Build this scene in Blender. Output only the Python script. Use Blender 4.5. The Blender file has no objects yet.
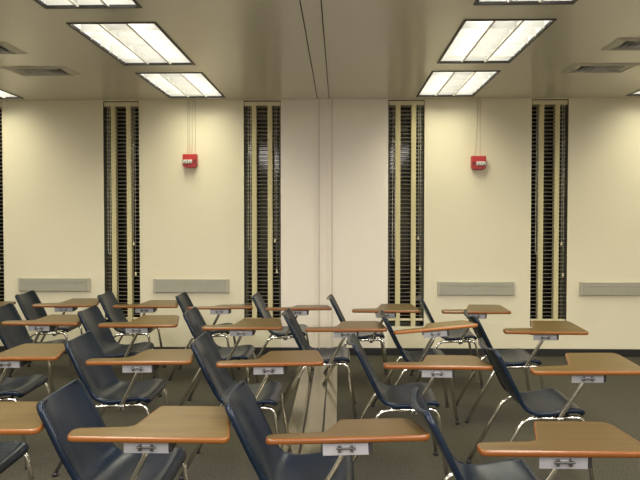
import bpy, bmesh, math, random
from mathutils import Vector, Matrix, Euler

scene = bpy.context.scene
C = scene.collection
R = math.radians
random.seed(7)

# ------------------------------------------------------------------ camera
F_PX = 690.0
CAM = Vector((0, 0, 1.45))
EUL = Euler((R(90 - 1.66), 0, R(1.577)), 'XYZ')
cd = bpy.data.cameras.new('camera')
cam = bpy.data.objects.new('camera', cd)
C.objects.link(cam)
cam.location = CAM
cam.rotation_euler = EUL
cd.sensor_width = 36.0
cd.lens = 36.0 * F_PX / 640.0
cd.clip_start = 0.02
scene.camera = cam
MROT = EUL.to_matrix()


def at(px, py, Y):
    """point on the plane y = Y seen at photograph pixel px, py"""
    d = MROT @ Vector(((px - 320) / F_PX, (240 - py) / F_PX, -1))
    return CAM + d * (Y / d.y)


# ------------------------------------------------------------------ materials
def mat(name, col, rough=0.5, metal=0.0, spec=0.5, emit=None, strength=0.0):
    m = bpy.data.materials.new(name)
    m.use_nodes = True
    b = m.node_tree.nodes['Principled BSDF']
    b.inputs['Base Color'].default_value = (*col, 1)
    b.inputs['Roughness'].default_value = rough
    b.inputs['Metallic'].default_value = metal
    b.inputs['Specular IOR Level'].default_value = spec
    if emit:
        b.inputs['Emission Color'].default_value = (*emit, 1)
        b.inputs['Emission Strength'].default_value = strength
    return m


def nd(m, kind, **inp):
    n = m.node_tree.nodes.new(kind)
    for k, v in inp.items():
        n.inputs[k.replace('_', ' ')].default_value = v
    return n


def ln(m, a, b):
    m.node_tree.links.new(a, b)


def bsdf(m):
    return m.node_tree.nodes['Principled BSDF']


def mottled(m, col_a, col_b, scale, detail=4, bump=0.0, stretch=(1, 1, 1), bscale=None, dist=0.002):
    tc = nd(m, 'ShaderNodeTexCoord')
    mp = nd(m, 'ShaderNodeMapping')
    mp.inputs['Scale'].default_value = stretch
    ln(m, tc.outputs['Object'], mp.inputs['Vector'])
    nz = nd(m, 'ShaderNodeTexNoise', Scale=scale, Detail=detail)
    ln(m, mp.outputs['Vector'], nz.inputs['Vector'])
    rp = nd(m, 'ShaderNodeValToRGB')
    rp.color_ramp.elements[0].position = 0.3
    rp.color_ramp.elements[1].position = 0.7
    rp.color_ramp.elements[0].color = (*col_a, 1)
    rp.color_ramp.elements[1].color = (*col_b, 1)
    ln(m, nz.outputs['Fac'], rp.inputs['Fac'])
    ln(m, rp.outputs['Color'], bsdf(m).inputs['Base Color'])
    if bump:
        n2 = nd(m, 'ShaderNodeTexNoise', Scale=bscale or scale, Detail=3)
        ln(m, mp.outputs['Vector'], n2.inputs['Vector'])
        bp = nd(m, 'ShaderNodeBump', Strength=bump, Distance=dist)
        ln(m, n2.outputs['Fac'], bp.inputs['Height'])
        ln(m, bp.outputs['Normal'], bsdf(m).inputs['Normal'])
    return rp


M = {}
M['wall'] = mat('wall_paint', (0.72, 0.68, 0.57), 0.55, spec=0.3)
mottled(M['wall'], (0.71, 0.665, 0.52), (0.74, 0.695, 0.55), 1.3, bump=0.06, bscale=160)
M['groove'] = mat('track_groove', (0.45, 0.42, 0.37), 0.5)
M['centre'] = mat('partition_flash_tint', (0.76, 0.71, 0.64), 0.3, spec=0.4)  # semi-gloss paint; whitening by flash light is put into its colour
mottled(M['centre'], (0.83, 0.775, 0.70), (0.85, 0.795, 0.72), 1.1, bump=0.04, bscale=120)
M['ceiling'] = mat('ceiling_paint', (0.68, 0.64, 0.53), 0.25, spec=0.42)
mottled(M['ceiling'], (0.70, 0.668, 0.59), (0.72, 0.688, 0.61), 0.8, bump=0.03, bscale=60)
M['carpet'] = mat('carpet', (0.12, 0.115, 0.085), 0.95, spec=0.1)
rp = mottled(M['carpet'], (0.036, 0.034, 0.026), (0.085, 0.08, 0.062), 85, detail=6, bump=0.6, bscale=260, dist=0.004)
M['black'] = mat('black_rubber', (0.012, 0.012, 0.014), 0.5)
M['dark_trim'] = mat('dark_trim', (0.018, 0.015, 0.013), 0.5)
M['white_metal'] = mat('white_metal', (0.82, 0.82, 0.80), 0.35)
M['vent'] = mat('vent_metal', (0.58, 0.555, 0.49), 0.4)
M['vent_blade'] = mat('vent_blade_metal', (0.5, 0.5, 0.48), 0.4)
M['tube'] = mat('fluorescent_tube', (0.9, 0.9, 0.9), 0.4, emit=(1.0, 0.97, 0.86), strength=8.0)
M['grey_panel'] = mat('grey_vinyl', (0.40, 0.39, 0.33), 0.5)
mottled(M['grey_panel'], (0.34, 0.33, 0.275), (0.365, 0.355, 0.30), 20)
M['grey_cap'] = mat('grey_cap', (0.41, 0.395, 0.33), 0.45)
M['slat'] = mat('blind_slat', (0.33, 0.29, 0.20), 0.45)
mottled(M['slat'], (0.29, 0.25, 0.17), (0.36, 0.32, 0.22), 6, stretch=(0.4, 1, 3))
M['tape'] = mat('ladder_tape', (0.60, 0.54, 0.32), 0.7)
M['rail'] = mat('blind_rail', (0.66, 0.60, 0.42), 0.45)
M['cord'] = mat('blind_cord', (0.62, 0.60, 0.52), 0.7)
M['jamb'] = mat('window_frame_metal', (0.12, 0.125, 0.085), 0.4)
M['glass'] = mat('night_window_glass', (0.004, 0.004, 0.006), 0.08, spec=0.35)
M['red'] = mat('alarm_red', (0.42, 0.014, 0.017), 0.35)
M['lens'] = mat('alarm_lens', (0.48, 0.48, 0.45), 0.15, spec=0.7)
M['alarm_dark'] = mat('alarm_dark', (0.05, 0.02, 0.02), 0.4)
M['wire'] = mat('alarm_wire', (0.50, 0.47, 0.38), 0.6)
M['plate'] = mat('floor_plate_metal', (0.42, 0.37, 0.27), 0.15, metal=0.6)
mottled(M['plate'], (0.19, 0.165, 0.11), (0.26, 0.23, 0.16), 9, bump=0.05, stretch=(12, 0.4, 1))
M['chrome'] = mat('chrome', (0.72, 0.70, 0.66), 0.16, metal=1.0)
M['zinc'] = mat('zinc_bracket', (0.31, 0.31, 0.335), 0.36, metal=0.3)
M['dark_steel'] = mat('dark_steel', (0.10, 0.10, 0.10), 0.3, metal=0.8)
M['shell'] = mat('navy_plastic', (0.022, 0.036, 0.07), 0.25, spec=0.28)
mottled(M['shell'], (0.004, 0.009, 0.0185), (0.0068, 0.0145, 0.0305), 5, bump=0.12, bscale=420, dist=0.0006)
M['rim'] = mat('navy_plastic_rim', (0.045, 0.10, 0.26), 0.3, spec=0.5)

# wood laminate; the tint differs between tablets (object colour)
m = M['wood'] = mat('oak_laminate', (0.3, 0.2, 0.1), 0.33, spec=0.32)
tc = nd(m, 'ShaderNodeTexCoord')
mp = nd(m, 'ShaderNodeMapping')
mp.inputs['Scale'].default_value = (0.9, 26, 6)
ln(m, tc.outputs['Object'], mp.inputs['Vector'])
oi = nd(m, 'ShaderNodeObjectInfo')
ln(m, oi.outputs['Random'], mp.inputs['Location'])
nz = nd(m, 'ShaderNodeTexNoise', Scale=3.2, Detail=6, Roughness=0.5, Distortion=0.3)
ln(m, mp.outputs['Vector'], nz.inputs['Vector'])
cr = nd(m, 'ShaderNodeValToRGB')
cr.color_ramp.elements[0].position = 0.25
cr.color_ramp.elements[1].position = 0.72
cr.color_ramp.elements[0].color = (0.064, 0.040, 0.0125, 1)
cr.color_ramp.elements[1].color = (0.115, 0.076, 0.026, 1)
ln(m, nz.outputs['Fac'], cr.inputs['Fac'])
mx = nd(m, 'ShaderNodeMix')
mx.data_type = 'RGBA'
mx.blend_type = 'MULTIPLY'
mx.inputs['Factor'].default_value = 1.0
ln(m, cr.outputs['Color'], mx.inputs['A'])
ln(m, oi.outputs['Color'], mx.inputs['B'])
ln(m, mx.outputs['Result'], bsdf(m).inputs['Base Color'])
m = M['edge'] = mat('edge_band', (0.19, 0.066, 0.012), 0.28, spec=0.5)
oi = nd(m, 'ShaderNodeObjectInfo')
mx = nd(m, 'ShaderNodeMix')
mx.data_type = 'RGBA'
mx.blend_type = 'MULTIPLY'
mx.inputs['Factor'].default_value = 1.0
mx.inputs['A'].default_value = (0.19, 0.066, 0.012, 1)
ln(m, oi.outputs['Color'], mx.inputs['B'])
ln(m, mx.outputs['Result'], bsdf(m).inputs['Base Color'])


# ------------------------------------------------------------------ mesh helpers
def obj(name, bm, material, parent=None, smooth=False, loc=None):
    me = bpy.data.meshes.new(name)
    bmesh.ops.recalc_face_normals(bm, faces=bm.faces[:])
    if smooth:
        for f in bm.faces:
            f.smooth = True
    bm.to_mesh(me)
    bm.free()
    for mm in (material if isinstance(material, (list, tuple)) else [material]):
        me.materials.append(mm)
    o = bpy.data.objects.new(name, me)
    C.objects.link(o)
    if parent:
        o.parent = parent
    if loc:
        o.location = loc
    return o


def thing(name, label, cat, loc=(0, 0, 0), group=None):
    o = bpy.data.objects.new(name, None)
    o.empty_display_size = 0.1
    C.objects.link(o)
    o.location = loc
    o['label'] = label
    o['category'] = cat
    if group:
        o['group'] = group
    return o


def structure(o):
    o['kind'] = 'structure'
    return o


def copy_tree(o, parent=None):
    c = o.copy()
    C.objects.link(c)
    if parent:
        c.parent = parent
    for ch in list(o.children):
        copy_tree(ch, c)
    return c


def box(bm, lo, hi, bevel=0.0, seg=2):
    lo, hi = Vector(lo), Vector(hi)
    r = bmesh.ops.create_cube(bm, size=1.0)
    vs = r['verts']
    for v in vs:
        v.co = Vector([(lo[i] + hi[i]) / 2 + v.co[i] * (hi[i] - lo[i]) for i in range(3)])
    if bevel:
        es = list({e for v in vs for e in v.link_edges})
        bmesh.ops.bevel(bm, geom=es, offset=bevel, segments=seg, affect='EDGES', profile=0.5)


def fillet(pts, rad, seg=6):
    pts = [Vector(p) for p in pts]
    out = [pts[0]]
    for i in range(1, len(pts) - 1):
        a, b, c = pts[i - 1], pts[i], pts[i + 1]
        u, v = (a - b), (c - b)
        t = min(rad, u.length * 0.48, v.length * 0.48)
        p, q = b + u.normalized() * t, b + v.normalized() * t
        for k in range(seg + 1):
            s = k / seg
            out.append(p * (1 - s) ** 2 + b * 2 * s * (1 - s) + q * s * s)
    out.append(pts[-1])
    return out


def tube(bm, pts, r, n=10, caps=True):
    pts = [Vector(p) for p in pts]
    rings = []
    ref = None
    for i, p in enumerate(pts):
        t = (pts[min(i + 1, len(pts) - 1)] - pts[max(i - 1, 0)]).normalized()
        if ref is None:
            ref = t.orthogonal().normalized()
        ref = (ref - t * ref.dot(t)).normalized()
        bt = t.cross(ref)
        rings.append([bm.verts.new(p + (ref * math.cos(2 * math.pi * k / n) + bt * math.sin(2 * math.pi * k / n)) * r)
                      for k in range(n)])
    for a, b in zip(rings, rings[1:]):
        for k in range(n):
            bm.faces.new((a[k], a[(k + 1) % n], b[(k + 1) % n], b[k]))
    if caps:
        bm.faces.new(rings[0])
        bm.faces.new(rings[-1])


def holed(bm, u0, u1, v0, v1, holes, place):
    """rectangle with rectangular holes; place(u, v) gives the 3-D point"""
    us = sorted({u0, u1, *[h[0] for h in holes], *[h[1] for h in holes]})
    vs = sorted({v0, v1, *[h[2] for h in holes], *[h[3] for h in holes]})
    vert = {}

    def g(u, v):
        if (u, v) not in vert:
            vert[(u, v)] = bm.verts.new(place(u, v))
        return vert[(u, v)]
    for a, b in zip(us, us[1:]):
        for c, d in zip(vs, vs[1:]):
            mu, mv = (a + b) / 2, (c + d) / 2
            if any(h[0] < mu < h[1] and h[2] < mv < h[3] for h in holes):
                continue
            bm.faces.new((g(a, c), g(b, c), g(b, d), g(a, d)))


# ------------------------------------------------------------------ room shell
WY = 7.38            # face of the far wall
CZ = 2.735           # ceiling
X0, X1, YB = -6.2, 6.0, -4.0

bm = bmesh.new()
box(bm, (X0, YB, -0.1), (X1, WY + 0.3, 0))
structure(obj('floor', bm, M['carpet']))

# windows: narrow slots from near the ceiling almost to the floor
SLOTS = []
for a, b in ((-33.0, 3.2), (104, 139.5), (244, 280.8), (388, 424.2), (531, 567.5)):
    SLOTS.append((at(a, 215, WY).x, at(b, 215, WY).x))
SILL, HEAD = at(340, 326, WY).z, CZ - 0.012
PART_X0, PART_X1 = at(281.0, 215, WY).x, at(388, 215, WY).x   # wall bay at the partition, its flash-lit whiteness put into the colour

bm = bmesh.new()
holes = [(a, b, SILL, HEAD) for a, b in SLOTS]
holed(bm, X0, X1, 0, CZ, holes, lambda u, v: (u, WY, v))
for f in bm.faces:
    c = f.calc_center_median()
    if PART_X0 < c.x < PART_X1:
        f.material_index = 1
# reveals of the slots
D = 0.16
for a, b, s, h in holes:
    for q in (((a, WY, s), (b, WY, s), (b, WY + D, s), (a, WY + D, s)), ((a, WY, h), (b, WY, h), (b, WY + D, h), (a, WY + D, h)),
              ((a, WY, s), (a, WY, h), (a, WY + D, h), (a, WY + D, s)), ((b, WY, s), (b, WY, h), (b, WY + D, h), (b, WY + D, s))):
        bm.faces.new([bm.verts.new(p) for p in q]).material_index = 2
me_wall = structure(obj('wall_back', bm, [M['wall'], M['centre'], M['jamb']]))
bm = bmesh.new()
box(bm, (X0, WY + D + 0.03, 0), (X1, WY + D + 0.1, CZ))
structure(obj('wall_outer', bm, M['dark_trim']))
for nm, lo, hi in (('wall_left', (X0 - 0.1, YB, 0), (X0, WY, CZ)), ('wall_right', (X1, YB, 0), (X1 + 0.1, WY, CZ)),
                   ('wall_front', (X0, YB - 0.1, 0), (X1, YB, CZ))):
    bm = bmesh.new()
    box(bm, lo, hi)
    structure(obj(nm, bm, M['wall']))

bm = bmesh.new()
box(bm, (X0, WY - 0.012, 0), (X1, WY, at(340, 347.6, WY).z), 0.004)
structure(obj('baseboard_back', bm, M['black']))

# window frames and glass
for i, (a, b) in enumerate(SLOTS):
    w = bpy.data.objects.new('window_%d' % (i + 1), None)
    C.objects.link(w)
    w.location = ((a + b) / 2, WY + D - 0.02, SILL)
    structure(w)
    hw, hh = (b - a) / 2, HEAD - SILL
    bm = bmesh.new()
    for lo, hi in (((-hw, -0.02, 0), (-hw + 0.03, 0.02, hh)), ((hw - 0.03, -0.02, 0), (hw, 0.02, hh)),
                   ((-hw, -0.02, 0), (hw, 0.02, 0.035)), ((-hw, -0.02, hh - 0.035), (hw, 0.02, hh))):
        box(bm, lo, hi, 0.003)
    obj('window_frame', bm, M['jamb'], w)
    bm = bmesh.new()
    box(bm, (-hw + 0.025, 0.0, 0.03), (hw - 0.025, 0.006, hh - 0.03))
    obj('window_glass', bm, M['glass'], w)

# ------------------------------------------------------------------ ceiling, lights, vents
LW, LL = 0.59, 1.225                       # light outer size
LX = [-3.62, -1.485, 1.095, 3.255]
LY = [6.63, 5.10, 3.565, 2.03, 0.50, -1.03, -2.56]
LIGHTS = [(x, y) for y in LY for x in LX]
SL = [(-0.233, -0.226), (-0.109, -0.102)]  # the two partition track slots (x ranges)
VENTS = [(-2.56, 5.92), (-2.68, 5.13), (2.21, 5.93), (2.25, 5.14)]
VW, VL = 0.56, 0.34
bm = bmesh.new()
holes = [(x - LW / 2, x + LW / 2, y - LL / 2, y + LL / 2) for x, y in LIGHTS]
holes += [(x - VW * 0.33, x + VW * 0.33, y - VL * 0.33, y + VL * 0.33) for x, y in VENTS]
holes += [(a, b, YB, WY) for a, b in SL]
holed(bm, X0, X1, YB, WY, holes, lambda u, v: (u, v, CZ))
structure(obj('ceiling', bm, M['ceiling']))
bm = bmesh.new()
box(bm, (X0, YB, CZ + 0.16), (X1, WY, CZ + 0.2))
structure(obj('ceiling_deck', bm, M['dark_trim']))
for k, (a, b) in enumerate(SL):            # dark U channel in each slot
    bm = bmesh.new()
    box(bm, (a - 0.003, YB, CZ + 0.001), (a, WY, CZ + 0.05))
    box(bm, (b, YB, CZ + 0.001), (b + 0.003, WY, CZ + 0.05))
    box(bm, (a, YB, CZ + 0.045), (b, WY, CZ + 0.05))
    structure(obj('trim_%d' % (k + 1), bm, M['dark_trim']))


def make_light():
    t = thing('ceiling_light', '', 'ceiling light', (0, 0, CZ))
    hw, hl = LW / 2, LL / 2
    bm = bmesh.new()                       # sheet housing above the opening, open below
    z0, z1 = 0.0, 0.12
    vs = {}
    p = [(-hw, -hl), (hw, -hl), (hw, hl), (-hw, hl)]
    lo = [bm.verts.new((x, y, z0)) for x, y in p]
    hi = [bm.verts.new((x * 0.97, y * 0.985, z1)) for x, y in p]
    for i in range(4):
        bm.faces.new((lo[i], lo[(i + 1) % 4], hi[(i + 1) % 4], hi[i]))
    bm.faces.new(hi)
    obj('housing', bm, M['white_metal'], t)
    bm = bmesh.new()                       # dark door frame
    fw = 0.017
    for a, b in (((-hw, -hl, -0.006), (-hw + fw, hl, 0.012)), ((hw - fw, -hl, -0.006), (hw, hl, 0.012)),
                 ((-hw + fw, -hl, -0.006), (hw - fw, -hl + fw, 0.012)), ((-hw + fw, hl - fw, -0.006), (hw - fw, hl, 0.012))):
        box(bm, a, b)
    obj('door_frame', bm, M['dark_trim'], t)
    bm = bmesh.new()                       # parabolic louver, 3 x 6 cells
    iw, il = hw - fw, hl - fw

    def blade(a, b, z0, z1, w0, w1):       # wedge: thicker at the bottom
        a, b = Vector(a), Vector(b)
        n = Vector((-(b - a).y, (b - a).x, 0)).normalized()
        v = [bm.verts.new(q) for q in (a - n * w0 + Vector((0, 0, z0)), a + n * w0 + Vector((0, 0, z0)), a + n * w1 + Vector((0, 0, z1)), a - n * w1 + Vector((0, 0, z1)),
                                       b - n * w0 + Vector((0, 0, z0)), b + n * w0 + Vector((0, 0, z0)), b + n * w1 + Vector((0, 0, z1)), b - n * w1 + Vector((0, 0, z1)))]
        for f in ((0, 1, 2, 3), (4, 7, 6, 5), (0, 4, 5, 1), (1, 5, 6, 2), (2, 6, 7, 3), (3, 7, 4, 0)):
            bm.faces.new([v[k] for k in f])
    for k in (-1, 1):
        blade((k * iw / 3, -il, 0), (k * iw / 3, il, 0), 0.0, 0.062, 0.008, 0.0015)
    for k in range(1, 6):
        y = -il + k * 2 * il / 6
        blade((-iw, y, 0), (iw, y, 0), 0.002, 0.055, 0.006, 0.0015)
    obj('louver', bm, M['white_metal'], t)
    for k in (-1, 1):
        bm = bmesh.new()
        tube(bm, [(k * iw * 0.5, -il + 0.02, 0.088), (k * iw * 0.5, il - 0.02, 0.088)], 0.0127, 10)
        obj('fluorescent_tube', bm, M['tube'], t, smooth=True)
    return t


LIGHT_LABELS = {
    (0, 0): 'louvered ceiling light at the left edge, mostly outside the frame, near the wall',
    (1, 0): 'left small-looking louvered ceiling light touching the far wall, above the left red alarm',
    (2, 0): 'right small-looking louvered ceiling light touching the far wall, above the right red alarm',
    (3, 0): 'louvered ceiling light at the right edge, mostly outside the frame, near the wall',
    (1, 1): 'left louvered ceiling light fully in view, second from the far wall',
    (2, 1): 'right louvered ceiling light fully in view, second from the far wall',
    (1, 2): 'left louvered ceiling light cut off by the top edge, nearest the viewer',
    (2, 2): 'right louvered ceiling light cut off by the top edge, nearest the viewer'}
lamp = bpy.data.lights.new('troffer_and_fill_lamp', 'AREA')
lamp.shape = 'RECTANGLE'
lamp.size, lamp.size_y = LW - 0.06, LL - 0.06
lamp.energy = 15
lamp.color = (1.0, 0.94, 0.66)
lamp.spread = R(128)
fill_lamp = lamp.copy()                        # added for the rear half, unseen, throws wide light onto the far wall
fill_lamp.energy = 50
fill_lamp.color = (1.0, 0.935, 0.88)
fill_lamp.spread = R(180)
proto = make_light()
first = True
for j, y in enumerate(LY):
    for i, x in enumerate(LX):
        vis = (i, j) in LIGHT_LABELS
        if vis:
            o = proto if first else copy_tree(proto)
            first = False
            o.location = (x, y, CZ)
            o['label'] = LIGHT_LABELS[(i, j)]
            o['group'] = 'louvered ceiling lights'
        elif j <= 3:
            o = copy_tree(proto)
            o.location = (x, y, CZ)
            o['label'] = 'louvered ceiling light outside the frame'
            o['group'] = 'louvered ceiling lights outside the frame'
        l = bpy.data.objects.new('troffer_and_fill_lamp', lamp if j <= 2 else fill_lamp)  # rows beyond the front troffers are unseen lamps added to fill the far wall
        C.objects.link(l)
        l.location = (x, y, CZ + 0.004)

VL_LABEL = ['left ceiling air vent nearer the far wall, fully in view',
            'left ceiling air vent cut off by the left edge, nearer the viewer',
            'right ceiling air vent nearer the far wall, fully in view',
            'right ceiling air vent cut off by the right edge, nearer the viewer']


def make_vent():
    t = thing('ceiling_vent', '', 'air vent', (0, 0, CZ))
    bm = bmesh.new()                       # flared flange
    r0 = [bm.verts.new((sx * VW / 2, sy * VL / 2, -0.002)) for sx, sy in ((-1, -1), (1, -1), (1, 1), (-1, 1))]
    r1 = [bm.verts.new((sx * VW * 0.4, sy * VL * 0.4, -0.014)) for sx, sy in ((-1, -1), (1, -1), (1, 1), (-1, 1))]
    r2 = [bm.verts.new((sx * VW * 0.33, sy * VL * 0.33, 0.03)) for sx, sy in ((-1, -1), (1, -1), (1, 1), (-1, 1))]
    for a, b in ((r0, r1), (r1, r2)):
        for k in range(4):
            bm.faces.new((a[k], a[(k + 1) % 4], b[(k + 1) % 4], b[k]))
    obj('flange', bm, M['vent'], t)
    bm = bmesh.new()
    for s in (0.30, 0.22, 0.14):
        q0 = [bm.verts.new((sx * VW * s, sy * VL * s, -0.012)) for sx, sy in ((-1, -1), (1, -1), (1, 1), (-1, 1))]
        q1 = [bm.verts.new((sx * VW * (s - 0.06), sy * VL * (s - 0.06), 0.035)) for sx, sy in ((-1, -1), (1, -1), (1, 1), (-1, 1))]
        for k in range(4):
            bm.faces.new((q0[k], q0[(k + 1) % 4], q1[(k + 1) % 4], q1[k]))
    b = obj('diffuser_blades', bm, M['vent_blade'], t)
    sm = b.modifiers.new('thickness', 'SOLIDIFY')
    sm.thickness = 0.002
    bm = bmesh.new()
    box(bm, (-VW * 0.33, -VL * 0.33, 0.045), (VW * 0.33, VL * 0.33, 0.05))
    obj('duct_throat', bm, M['dark_trim'], t)
    return t


vp = make_vent()
for i, (x, y) in enumerate(VENTS):
    o = vp if i == 0 else copy_tree(vp)
    o.location = (x, y, CZ)
    o['label'] = VL_LABEL[i]
    o['group'] = 'ceiling air vents'

# ------------------------------------------------------------------ partition jamb tracks and floor plate
k = 3
for pa, pb in ((315.2, 319.6), (327.6, 332.6)):
    a, b = at(pa, 215, WY).x, at(pb, 215, WY).x
    bm = bmesh.new()
    box(bm, (a, WY - 0.016, 0.0), (a + 0.010, WY, CZ), 0.002)
    box(bm, (b - 0.010, WY - 0.016, 0.0), (b, WY, CZ), 0.002)
    for f in bm.faces:
        f.material_index = 0
    nf = len(bm.faces)
    box(bm, (a + 0.010, WY - 0.006, 0.0), (b - 0.010, WY, CZ))
    bm.faces.ensure_lookup_table()
    for f in bm.faces[nf:]:
        f.material_index = 1
    structure(obj('trim_%d' % k, bm, [M['centre'], M['groove']]))
    k += 1
bm = bmesh.new()
for a, b in ((-0.352, -0.248), (-0.236, -0.114), (-0.102, -0.015)):
    box(bm, (a, -1.0, 0.0), (b, WY - 0.012, 0.012), 0.002)
structure(obj('trim_5', bm, M['plate']))
bm = bmesh.new()
for a, b in ((-0.248, -0.236), (-0.114, -0.102)):
    box(bm, (a, -1.0, 0.0), (b, WY - 0.012, 0.004))
structure(obj('trim_6', bm, M['dark_trim']))

# ------------------------------------------------------------------ blinds
BL_TXT = ['narrow window blind at the far left edge, mostly cut off by the frame',
          'narrow window blind between the two left grey rails, leftmost blind fully in view',
          'narrow window blind just left of the white partition wall',
          'narrow window blind just right of the white partition wall',
          'narrow window blind between the two right grey rails, rightmost blind']
BZ = at(340, 319.5, WY).z
for i, (a, b) in enumerate(SLOTS):
    cx, hw = (a + b) / 2, (b - a) / 2 - 0.006
    t = thing('venetian_blind', BL_TXT[i], 'window blind', (cx, WY + 0.036, BZ), 'window blinds')
    H = HEAD - BZ
    bm = bmesh.new()
    box(bm, (-hw, -0.032, H - 0.055), (hw, 0.032, H - 0.008), 0.004)
    obj('head_rail', bm, M['rail'], t)
    bm = bmesh.new()
    n = 55
    p0 = (H - 0.07) / n
    for k in range(1, n + 1):
        z = k * p0
        tilt = R(-9)
        prof = []
        for q in range(5):
            s = -1 + q / 2
            y = s * 0.024
            z2 = z + 0.003 * (1 - s * s)
            prof.append((y * math.cos(tilt), z2 + y * math.sin(tilt)))
        top = [[bm.verts.new((x, y, zz + 0.0014)) for y, zz in prof] for x in (-hw + 0.004, hw - 0.004)]
        bot = [[bm.verts.new((x, y, zz - 0.0014)) for y, zz in prof] for x in (-hw + 0.004, hw - 0.004)]
        for q in range(4):
            bm.faces.new((top[0][q], top[1][q], top[1][q + 1], top[0][q + 1]))
            bm.faces.new((bot[0][q], bot[0][q + 1], bot[1][q + 1], bot[1][q]))
        bm.faces.new((top[0][0], bot[0][0], bot[1][0], top[1][0]))
        bm.faces.new((top[0][4], top[1][4], bot[1][4], bot[0][4]))
    obj('slats', bm, M['slat'], t)
    bm = bmesh.new()
    box(bm, (-hw, -0.025, -0.012), (hw, 0.025, 0.010), 0.004)
    obj('bottom_rail', bm, M['rail'], t)
    for f in (-0.40, 0.405):
        bm = bmesh.new()
        x = f * hw - (0.012 if f < 0 else -0.004)
        box(bm, (x - 0.025, -0.0315, -0.07), (x + 0.025, -0.0295, H - 0.05))
        box(bm, (x - 0.025, 0.0295, -0.0), (x + 0.025, 0.0310, H - 0.05))
        obj('ladder_tape', bm, M['tape'], t)
    # pull cords
    bm = bmesh.new()
    zl = H - 1.62 + 0.05 * ((i * 7) % 3 - 1)
    tube(bm, fillet([(-hw + 0.045, -0.04, H - 0.05), (-hw + 0.040, -0.045, zl), (-hw + 0.068, -0.045, zl - 0.03),
                     (-hw + 0.066, -0.04, H - 0.05)], 0.03), 0.0022, 6)
    obj('tilt_cord', bm, M['cord'], t, smooth=True)
    for dx, dz in ((0.055, 1.45), (0.036, 1.78)):
        zt = H - dz - 0.03 * ((i * 5) % 3)
        bm = bmesh.new()
        tube(bm, [(hw - dx, -0.036, H - 0.05), (hw - dx - 0.002, -0.042, zt)], 0.002, 6)
        c = obj('lift_cord', bm, M['cord'], t, smooth=True)
        bm = bmesh.new()
        r = bmesh.ops.create_cone(bm, cap_ends=True, segments=10, radius1=0.011, radius2=0.005, depth=0.036)
        bmesh.ops.translate(bm, verts=r['verts'], vec=(hw - dx - 0.002, -0.042, zt - 0.012))
        obj('tassel', bm, M['rail'], c)

# ------------------------------------------------------------------ grey wall rails
RAILS = [(18, 89.5, 278.2, 291.2, 'grey wall rail, leftmost, below the left window blind edge'),
         (153, 228.8, 279.2, 292.6, 'grey wall rail below the left red alarm'),
         (437.8, 515, 282.0, 295.2, 'grey wall rail below the right red alarm'),
         (580.5, 657, 282.4, 295.6, 'grey wall rail cut off by the right edge of the frame')]
RAILS[0] = RAILS[0][:4] + ('grey wall rail at the left, between the first two window blinds',)
for pa, pb, ya, yb, lab in RAILS:
    Yf = WY - 0.03
    a, b = at(pa, 285, Yf), at(pb, 285, Yf)
    zt, zb = at(pa, ya, Yf).z, at(pa, yb, Yf).z
    zc = (zt + zb) / 2
    t = thing('wall_rail', lab, 'wall rail', ((a.x + b.x) / 2, WY, zc), 'grey wall rails')
    hl, hh = (b.x - a.x) / 2, (zt - zb) / 2
    bm = bmesh.new()
    box(bm, (-hl + 0.028, -0.028, -hh), (hl - 0.028, -0.001, hh), 0.005)
    box(bm, (-hl + 0.028, -0.031, hh * 0.45), (hl - 0.028, -0.02, hh * 0.52), 0.001)
    obj('cover', bm, M['grey_panel'], t)
    for s in (-1, 1):
        bm = bmesh.new()
        x = s * (hl - 0.014)
        box(bm, (x - 0.014, -0.031, -hh - 0.003), (x + 0.014, -0.001, hh + 0.003), 0.004)
        obj('end_cap', bm, M['grey_cap'], t)

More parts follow.
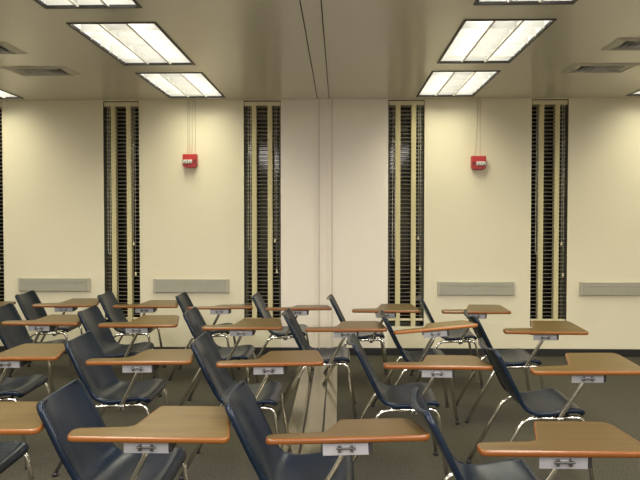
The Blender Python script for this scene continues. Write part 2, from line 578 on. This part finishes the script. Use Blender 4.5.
# ------------------------------------------------------------------ red alarms
for px, py0, py1, lab in ((189.7, 154.2, 167.6, 'red fire alarm hanging by thin wires on the left cream wall panel'),
                          (478.9, 156.0, 169.6, 'red fire alarm hanging by thin wires on the right cream wall panel')):
    p = at(px, (py0 + py1) / 2, WY - 0.06)
    t = thing('fire_alarm', lab, 'fire alarm', (p.x, WY, p.z), 'red fire alarms')
    bm = bmesh.new()
    # shallow box whose lower front corners are rounded
    pts = []
    hw, hh = 0.074, 0.071
    for k in range(4):
        a = R(180 + 90 * k / 3)
        pts.append((-hw + 0.035 + 0.035 * math.cos(a), -hh + 0.03 + 0.03 * math.sin(a)))
    for k in range(4):
        a = R(270 + 90 * k / 3)
        pts.append((hw - 0.035 + 0.035 * math.cos(a), -hh + 0.03 + 0.03 * math.sin(a)))
    pts += [(hw, hh), (-hw, hh)]
    fr = [bm.verts.new((x, -0.075, z)) for x, z in pts]
    bk = [bm.verts.new((x, 0.004, z)) for x, z in pts]
    bm.faces.new(fr)
    bm.faces.new(bk)
    for k in range(len(pts)):
        bm.faces.new((fr[k], fr[(k + 1) % len(pts)], bk[(k + 1) % len(pts)], bk[k]))
    bmesh.ops.bevel(bm, geom=[e for e in bm.edges if all(abs(v.co.y + 0.075) < 1e-5 for v in e.verts)], offset=0.008, segments=2, affect='EDGES')
    obj('housing', bm, M['red'], t)
    bm = bmesh.new()
    sx = -1 if px < 300 else 1
    box(bm, (-0.066 if sx < 0 else -0.03, -0.094, -0.03), (0.03 if sx < 0 else 0.066, -0.072, 0.012), 0.007)
    obj('strobe_lens', bm, M['lens'], t)
    bm = bmesh.new()
    for q in range(3):
        x = sx * -1 * (0.045 + q * 0.010)
        box(bm, (x - 0.003, -0.079, -0.028), (x + 0.003, -0.073, 0.012))
    obj('horn_slots', bm, M['alarm_dark'], t)
    bm = bmesh.new()
    for q in range(3):
        x = (-0.05 + q * 0.026) if sx < 0 else (-0.012 + q * 0.026)
        box(bm, (x, -0.0965, -0.022 + 0.008 * (q % 2)), (x + 0.014, -0.0935, -0.010 + 0.010 * (q % 2)), 0.001)
    obj('lens_window', bm, M['alarm_dark'], t)
    top = CZ - p.z
    offs = ((-0.03, -0.03), (-0.008, -0.012), (0.018, 0.018), (0.05, 0.052)) if px < 300 else ((-0.036, 0.0), (0.022, 0.02))
    for x0, x1 in offs:
        bm = bmesh.new()
        tube(bm, [(x0, -0.03, hh - 0.004), (x0 * 0.6 + x1 * 0.4, -0.012, hh + 0.12), (x1, -0.006, top)], 0.0024, 6)
        obj('wire', bm, M['wire'], t, smooth=True)

# ------------------------------------------------------------------ tablet arm chair
BACK_X = -0.24


def catmull(pts, n):
    out = []
    P = [Vector(p) for p in pts]
    P = [P[0] * 2 - P[1]] + P + [P[-1] * 2 - P[-2]]
    for i in range(1, len(P) - 2):
        for k in range(n):
            t = k / n
            a, b, c, d = P[i - 1], P[i], P[i + 1], P[i + 2]
            out.append(0.5 * ((2 * b) + (c - a) * t + (2 * a - 5 * b + 4 * c - d) * t * t + (3 * b - a - 3 * c + d) * t ** 3))
    out.append(P[-2])
    return out


def make_shell(parent):
    prof = [(-0.008, .750), (0.006, .726), (0.034, .672), (0.066, .606), (0.099, .540), (0.130, .483), (0.165, .443), (0.215, .428),
            (0.275, .428), (0.335, .437), (0.395, .448), (0.438, .450), (0.462, .440), (0.474, .424)]
    cur = catmull([(x + BACK_X, 0, z) for x, z in prof], 4)
    L = [0]
    for a, b in zip(cur, cur[1:]):
        L.append(L[-1] + (b - a).length)
    tot = L[-1]
    # resample, denser at both ends
    N = 44
    ss = []
    for k in range(N + 1):
        t = k / N
        ss.append(tot * (t - 0.11 * math.sin(2 * math.pi * t) / 1.0))

    def pos(s):
        s = min(max(s, 0), tot)
        for i in range(len(L) - 1):
            if L[i + 1] >= s:
                f = (s - L[i]) / max(1e-9, L[i + 1] - L[i])
                return cur[i].lerp(cur[i + 1], f)
        return cur[-1]
    bm = bmesh.new()
    rows = []
    nu = 18
    for s in ss:
        p = pos(s)
        t = (pos(s + 0.004) - pos(s - 0.004)).normalized()
        nrm = Vector((-t.z, 0, t.x))
        if nrm.z < 0 and nrm.x < 0:
            nrm = -nrm
        f = s / tot
        W = 0.218 - 0.014 * math.exp(-((f - 0.50) / 0.13) ** 2) - 0.010 * (1 - min(1, f / 0.3))
        for d, Rr in ((s, 0.036), (tot - s, 0.045)):
            if d < Rr:
                W -= Rr - math.sqrt(max(0, Rr * Rr - (Rr - d) ** 2))
        back = max(0.0, min(1.0, (0.62 - f) / 0.25))
        dish = 0.030 * back + 0.012 * (1 - back)
        dish *= min(1.0, (tot - s) / 0.1)
        row = []
        for k in range(nu + 1):
            u = -1 + 2 * k / nu
            u = math.copysign(abs(u) ** 0.85, u)
            q = p + Vector((0, u * W, 0)) + nrm * dish * (abs(u) ** 2.2 - 0.4)
            row.append((bm.verts.new(q), nrm))
        rows.append(row)
    for a, b in zip(rows, rows[1:]):
        for k in range(nu):
            bm.faces.new((a[k][0], b[k][0], b[k + 1][0], a[k + 1][0]))
    # rolled rim
    ring = [rows[i][0] for i in range(N + 1)] + [rows[N][k] for k in range(1, nu + 1)] + \
           [rows[i][nu] for i in range(N - 1, -1, -1)] + [rows[0][k] for k in range(nu - 1, 0, -1)]
    n = len(ring)
    prev = [v for v, _ in ring]
    outw = []
    for i in range(n):
        tg = (ring[(i + 1) % n][0].co - ring[i - 1][0].co).normalized()
        nm = ring[i][1]
        o = tg.cross(nm).normalized()
        outw.append(o)
    c0 = Vector((0.02, 0, 0))
    sgn = 1 if outw[N // 2].y * ring[N // 2][0].co.y > 0 else -1
    steps = ((0.005, 0.002), (0.008, 0.008), (0.009, 0.024))
    for oo, dd in steps:
        nxt = [bm.verts.new(ring[i][0].co + outw[i] * sgn * oo - ring[i][1] * dd) for i in range(n)]
        for i in range(n):
            f = bm.faces.new((prev[i], prev[(i + 1) % n], nxt[(i + 1) % n], nxt[i]))
            if oo > 0.007:
                f.material_index = 1
        prev = nxt
    o = obj('seat_shell', bm, [M['shell'], M['shell']], parent, smooth=True)
    sm = o.modifiers.new('thickness', 'SOLIDIFY')
    sm.thickness = 0.004
    sm.offset = -1
    return o


TAB_X0, TAB_L, TAB_W = -0.088, 0.588, 0.32


def tablet_outline():
    """outline in the tablet's own plane, x along, y inward, rounded corners"""
    pts = [((0.0, 0.0), 0.03), ((TAB_L, 0.0), 0.04), ((TAB_L - 0.045, TAB_W), 0.045), ((0.265, TAB_W), 0.02),
           ((0.215, 0.105), 0.03), ((0.0, 0.085), 0.035)]
    P = [Vector((x, y, 0)) for (x, y), _ in pts]
    out = []
    n = len(P)
    for i in range(n):
        a, b, c = P[i - 1], P[i], P[(i + 1) % n]
        r = pts[i][1]
        u, v = (a - b), (c - b)
        t = min(r, u.length * 0.45, v.length * 0.45)
        p, q = b + u.normalized() * t, b + v.normalized() * t
        for k in range(7):
            s = k / 6
            out.append(p * (1 - s) ** 2 + b * 2 * s * (1 - s) + q * s * s)
    return out


def make_chair():
    t = thing('tablet_chair', '', 'chair', group='blue tablet-arm chairs in four rows')
    make_shell(t)
    rz = 0.395
    for s in (-1, 1):
        y = s * 0.214
        y2 = s * 0.226
        rear = fillet([(-0.305, y2, 0.012), (-0.095, y, rz), (0.0, y, rz + 0.004)], 0.055)
        front = fillet([(0.272, y2, 0.012), (0.215, y, rz + 0.012), (0.12, y, rz + 0.008)], 0.05)
        for path in (rear, front):
            bm = bmesh.new()
            tube(bm, path, 0.0115, 10)
            lg = obj('leg', bm, M['chrome'], t, smooth=True)
            bm = bmesh.new()
            d = (path[1] - path[0]).normalized()
            tube(bm, [Vector((path[0].x, path[0].y, 0.0)) , path[0] + d * 0.012], 0.0145, 10)
            obj('rubber_foot', bm, M['black'], lg, smooth=True)
        bm = bmesh.new()
        tube(bm, [(-0.002, y, rz + 0.004), (0.122, y, rz + 0.008)], 0.0115, 10)
        obj('seat_rail', bm, M['chrome'], t, smooth=True)
    for x in (-0.03, 0.15):
        bm = bmesh.new()
        tube(bm, [(x, -0.214, rz + 0.004), (x, 0.214, rz + 0.004)], 0.009, 8)
        obj('crossbar', bm, M['chrome'], t, smooth=True)
    # tablet
    tab = None
    out = tablet_outline()
    th = 0.021

    def ring(bm, inset, z):
        res = []
        n = len(out)
        for i in range(n):
            tg = (out[(i + 1) % n] - out[i - 1])
            if tg.length < 1e-6:
                tg = out[(i + 2) % n] - out[i - 2]
            tg.normalize()
            nin = Vector((-tg.y, tg.x, 0))
            res.append(bm.verts.new(out[i] + nin * inset + Vector((0, 0, z))))
        return res
    bm = bmesh.new()
    a = ring(bm, 0.006, 0.0)
    b = ring(bm, 0.006, -th + 0.001)
    n = len(a)
    bm.faces.new(a)
    bm.faces.new(b)
    for i in range(n):
        bm.faces.new((a[i], a[(i + 1) % n], b[(i + 1) % n], b[i]))
    bmesh.ops.remove_doubles(bm, verts=bm.verts[:], dist=1e-5)
    tab = obj('tablet', bm, M['wood'], t)
    tab.location = (TAB_X0, -0.35, 0.678)
    tab.rotation_euler = (R(5.5), 0, 0)
    bm = bmesh.new()
    prof = ((0.0065, 0.0004), (0.0025, -0.001), (0.0005, -0.005), (0.0, -th / 2), (0.0005, -th + 0.005), (0.0025, -th + 0.001), (0.0065, -th - 0.0004))
    rings = [ring(bm, i, z) for i, z in prof]
    for ra, rb in zip(rings, rings[1:]):
        for i in range(n):
            bm.faces.new((ra[i], ra[(i + 1) % n], rb[(i + 1) % n], rb[i]))
    eb = obj('edge_band', bm, M['edge'], tab, smooth=True)
    eb['label'] = 'orange-brown rounded edge band'
    # bracket under the tablet (child of tablet, in its plane)
    bm = bmesh.new()
    x0, x1 = 0.203, 0.366
    box(bm, (x0, 0.018, -th - 0.045), (x1, 0.022, -th), 0.001)               # front flange
    box(bm, (x0, 0.018, -th - 0.006), (x1, 0.125, -th - 0.0005), 0.001)       # top plate
    box(bm, (x0, 0.118, -th - 0.036), (x1, 0.122, -th), 0.001)
    for xx in (x0 + 0.052, x1 - 0.058):                                        # pressed ribs on the face
        box(bm, (xx, 0.0135, -th - 0.037), (xx + 0.008, 0.019, -th - 0.003), 0.002)
    box(bm, (x0 + 0.058, 0.0145, -th - 0.022), (x1 - 0.055, 0.019, -th - 0.014), 0.002)
    obj('bracket', bm, M['zinc'], tab)
    bm = bmesh.new()                       # sliding latch seen on the face
    tube(bm, [(x0 + 0.048, 0.009, -th - 0.020), (x1 - 0.046, 0.009, -th - 0.020)], 0.0038, 8)
    for xx in (x0 + 0.060, x1 - 0.060):
        box(bm, (xx - 0.006, 0.008, -th - 0.034), (xx + 0.006, 0.019, -th - 0.010), 0.002)
    obj('latch', bm, M['dark_steel'], tab)
    bm = bmesh.new()
    box(bm, (x1 - 0.002, 0.016, -th - 0.041), (x1 + 0.012, 0.124, -th - 0.0005), 0.003)
    obj('end_cap', bm, M['black'], tab)
    # strut from the seat rail to the bracket
    bm = bmesh.new()
    tube(bm, fillet([(0.075, -0.240, rz - 0.014), (0.085, -0.242, rz + 0.02), (0.185, -0.288, 0.60), (0.200, -0.285, 0.645)], 0.03), 0.0115, 10)
    st = obj('strut', bm, M['chrome'], t, smooth=True)
    bm = bmesh.new()
    box(bm, (0.064, -0.256, rz - 0.010), (0.102, -0.200, rz + 0.020), 0.006)
    obj('clamp', bm, M['chrome'], st)
    bm = bmesh.new()
    tube(bm, [(0.083, -0.262, rz + 0.004), (0.083, -0.194, rz + 0.004)], 0.008, 8)
    obj('clamp_bolt', bm, M['black'], st)
    return t


W_ = (1, 1, 1, 1)
GOLD = (1.5, 1.45, 1.25, 1)
PINK = (1.0, 0.92, 0.95, 1)
DARK = (0.8, 0.74, 0.7, 1)
# photo x of the tablet's near left tip, y of its near lower edge, depth, (roll, tilt, slide of the tablet), turn of the chair, tint, label
CH = [
    # front row
    (None, -1.69, 2.47, (0.0, 4, 0), 2, W_, 'front row blue chair cut off at the left edge, only tablet end showing'),
    (65, 446, 2.41, (0.5, 5.5, 0), 1, W_, 'front row blue chair at left with pale striped tablet, second from left'),
    (264.5, 448, 2.40, (-2.0, -5, 0), 0, DARK, 'front row blue chair in the middle, its tablet over the metal floor strip'),
    (480, 461, 2.30, (0.0, 2, 0), 0, DARK, 'front row blue chair at right, its tablet cut off by the lower right corner'),
    # second row
    (None, -2.17, 3.80, (0.0, 4, 0), 2, W_, 'second row blue chair at the left edge, its back outside the frame'),
    (84, 364, 3.70, (-0.5, 1.5, 0), 1, W_, 'second row blue chair directly behind the left front-row chair'),
    (215, 369, 3.66, (-1.5, 1, 0), 0, PINK, 'second row blue chair left of the metal floor strip'),
    (384, 370, 3.66, (0.5, -0.5, 0), 0, PINK, 'second row blue chair just right of the metal floor strip, reddish tablet edge'),
    (533, 375, 3.52, (-0.5, 6.5, 0), 0, W_, 'second row blue chair at far right, tablet cut off by right edge, reddish strut'),
    # third row
    (None, -2.55, 5.1, (0.5, 4, 0), 2, W_, 'third row blue chair at the left edge, back partly cut off'),
    (97, 327, 5.0, (0.0, 5.5, 0.03), 2, W_, 'third row blue chair second from left, behind the second-row left chair'),
    (201, 330.5, 4.9, (-0.5, 4, 0), 0, W_, 'third row blue chair behind the tablet of the left middle second-row chair'),
    (305, 332, 4.85, (-0.5, 2, 0), 0, PINK, 'third row blue chair standing on the metal floor strip, pinkish tablet'),
    (394, 335, 4.76, (-5.5, -2.5, -0.1), 0, GOLD, 'third row blue chair with a light golden tilted tablet'),
    (505, 333.5, 4.80, (0.5, 6, 0.02), 0, W_, 'third row blue chair farthest right, bare wall and window behind its tablet'),
    # back row
    (None, -3.57, 6.08, (0.0, 1, 0), 2, W_, 'back row blue chair at the left edge, only its tablet edge showing'),
    (31, 308, 6.15, (0.0, 5, 0.04), 3, W_, 'back row blue chair below the leftmost grey wall rail'),
    (112, 308, 6.12, (0.0, 3, 0.01), 3, W_, 'back row blue chair in front of the leftmost full window blind'),
    (186.8, 310, 6.05, (-0.5, -3, -0.035), 2, W_, 'back row blue chair below the grey rail under the left alarm'),
    (265, 311, 6.0, (-0.5, -2, -0.03), 0, PINK, 'back row blue chair in front of the blind left of the partition'),
    (352, 313, 5.88, (0.0, 3.5, 0.03), 0, W_, 'back row blue chair in front of the partition wall tracks'),
    (442, 313.5, 5.84, (0.0, 4, 0), -2, W_, 'back row blue chair farthest right, below the grey rail under right alarm'),
]
chair0 = make_chair()
for i, (px, py, Y, (roll, tilt, slide), turn, tint, lab) in enumerate(CH):
    o = chair0 if i == 0 else copy_tree(chair0)
    x = py if px is None else at(px, py, Y).x
    a = R(turn)
    # the tablet's near left tip lies at (x, Y)
    tip = Matrix.Rotation(a, 3, 'Z') @ Vector((TAB_X0 + slide, -0.35, 0))
    o.location = (x - tip.x, Y - tip.y, 0)
    o.rotation_euler = (0, 0, a)
    o['label'] = lab
    for ch in o.children:
        if ch.name.split('.')[0] == 'tablet':
            ch.rotation_euler = (R(tilt), R(roll), 0)
            ch.location.x = TAB_X0 + slide
            ch.color = tint
            for e in ch.children:
                e.color = tint
        if ch.name.split('.')[0] == 'strut':
            ch.location.x = slide

# ------------------------------------------------------------------ light
fl = bpy.data.lights.new('camera_flash', 'POINT')
fl.energy = 50
fl.color = (1.0, 0.94, 0.95)
fl.shadow_soft_size = 0.02
fo = bpy.data.objects.new('camera_flash', fl)
C.objects.link(fo)
fo.location = (-0.03, -0.02, 1.51)

w = bpy.data.worlds.new('world')
scene.world = w
w.use_nodes = True
w.node_tree.nodes['Background'].inputs['Color'].default_value = (0.01, 0.01, 0.012, 1)
w.node_tree.nodes['Background'].inputs['Strength'].default_value = 0.2

scene.view_settings.view_transform = 'Standard'
scene.view_settings.look = 'None'
scene.view_settings.gamma = 1.0
scene.view_settings.use_curve_mapping = False
scene.view_settings.exposure = 0.05
scene.cycles.use_denoising = True
scene.cycles.max_bounces = 8
scene.cycles.diffuse_bounces = 5
scene.cycles.caustics_reflective = False
scene.cycles.caustics_refractive = False
scene.cycles.sample_clamp_indirect = 6
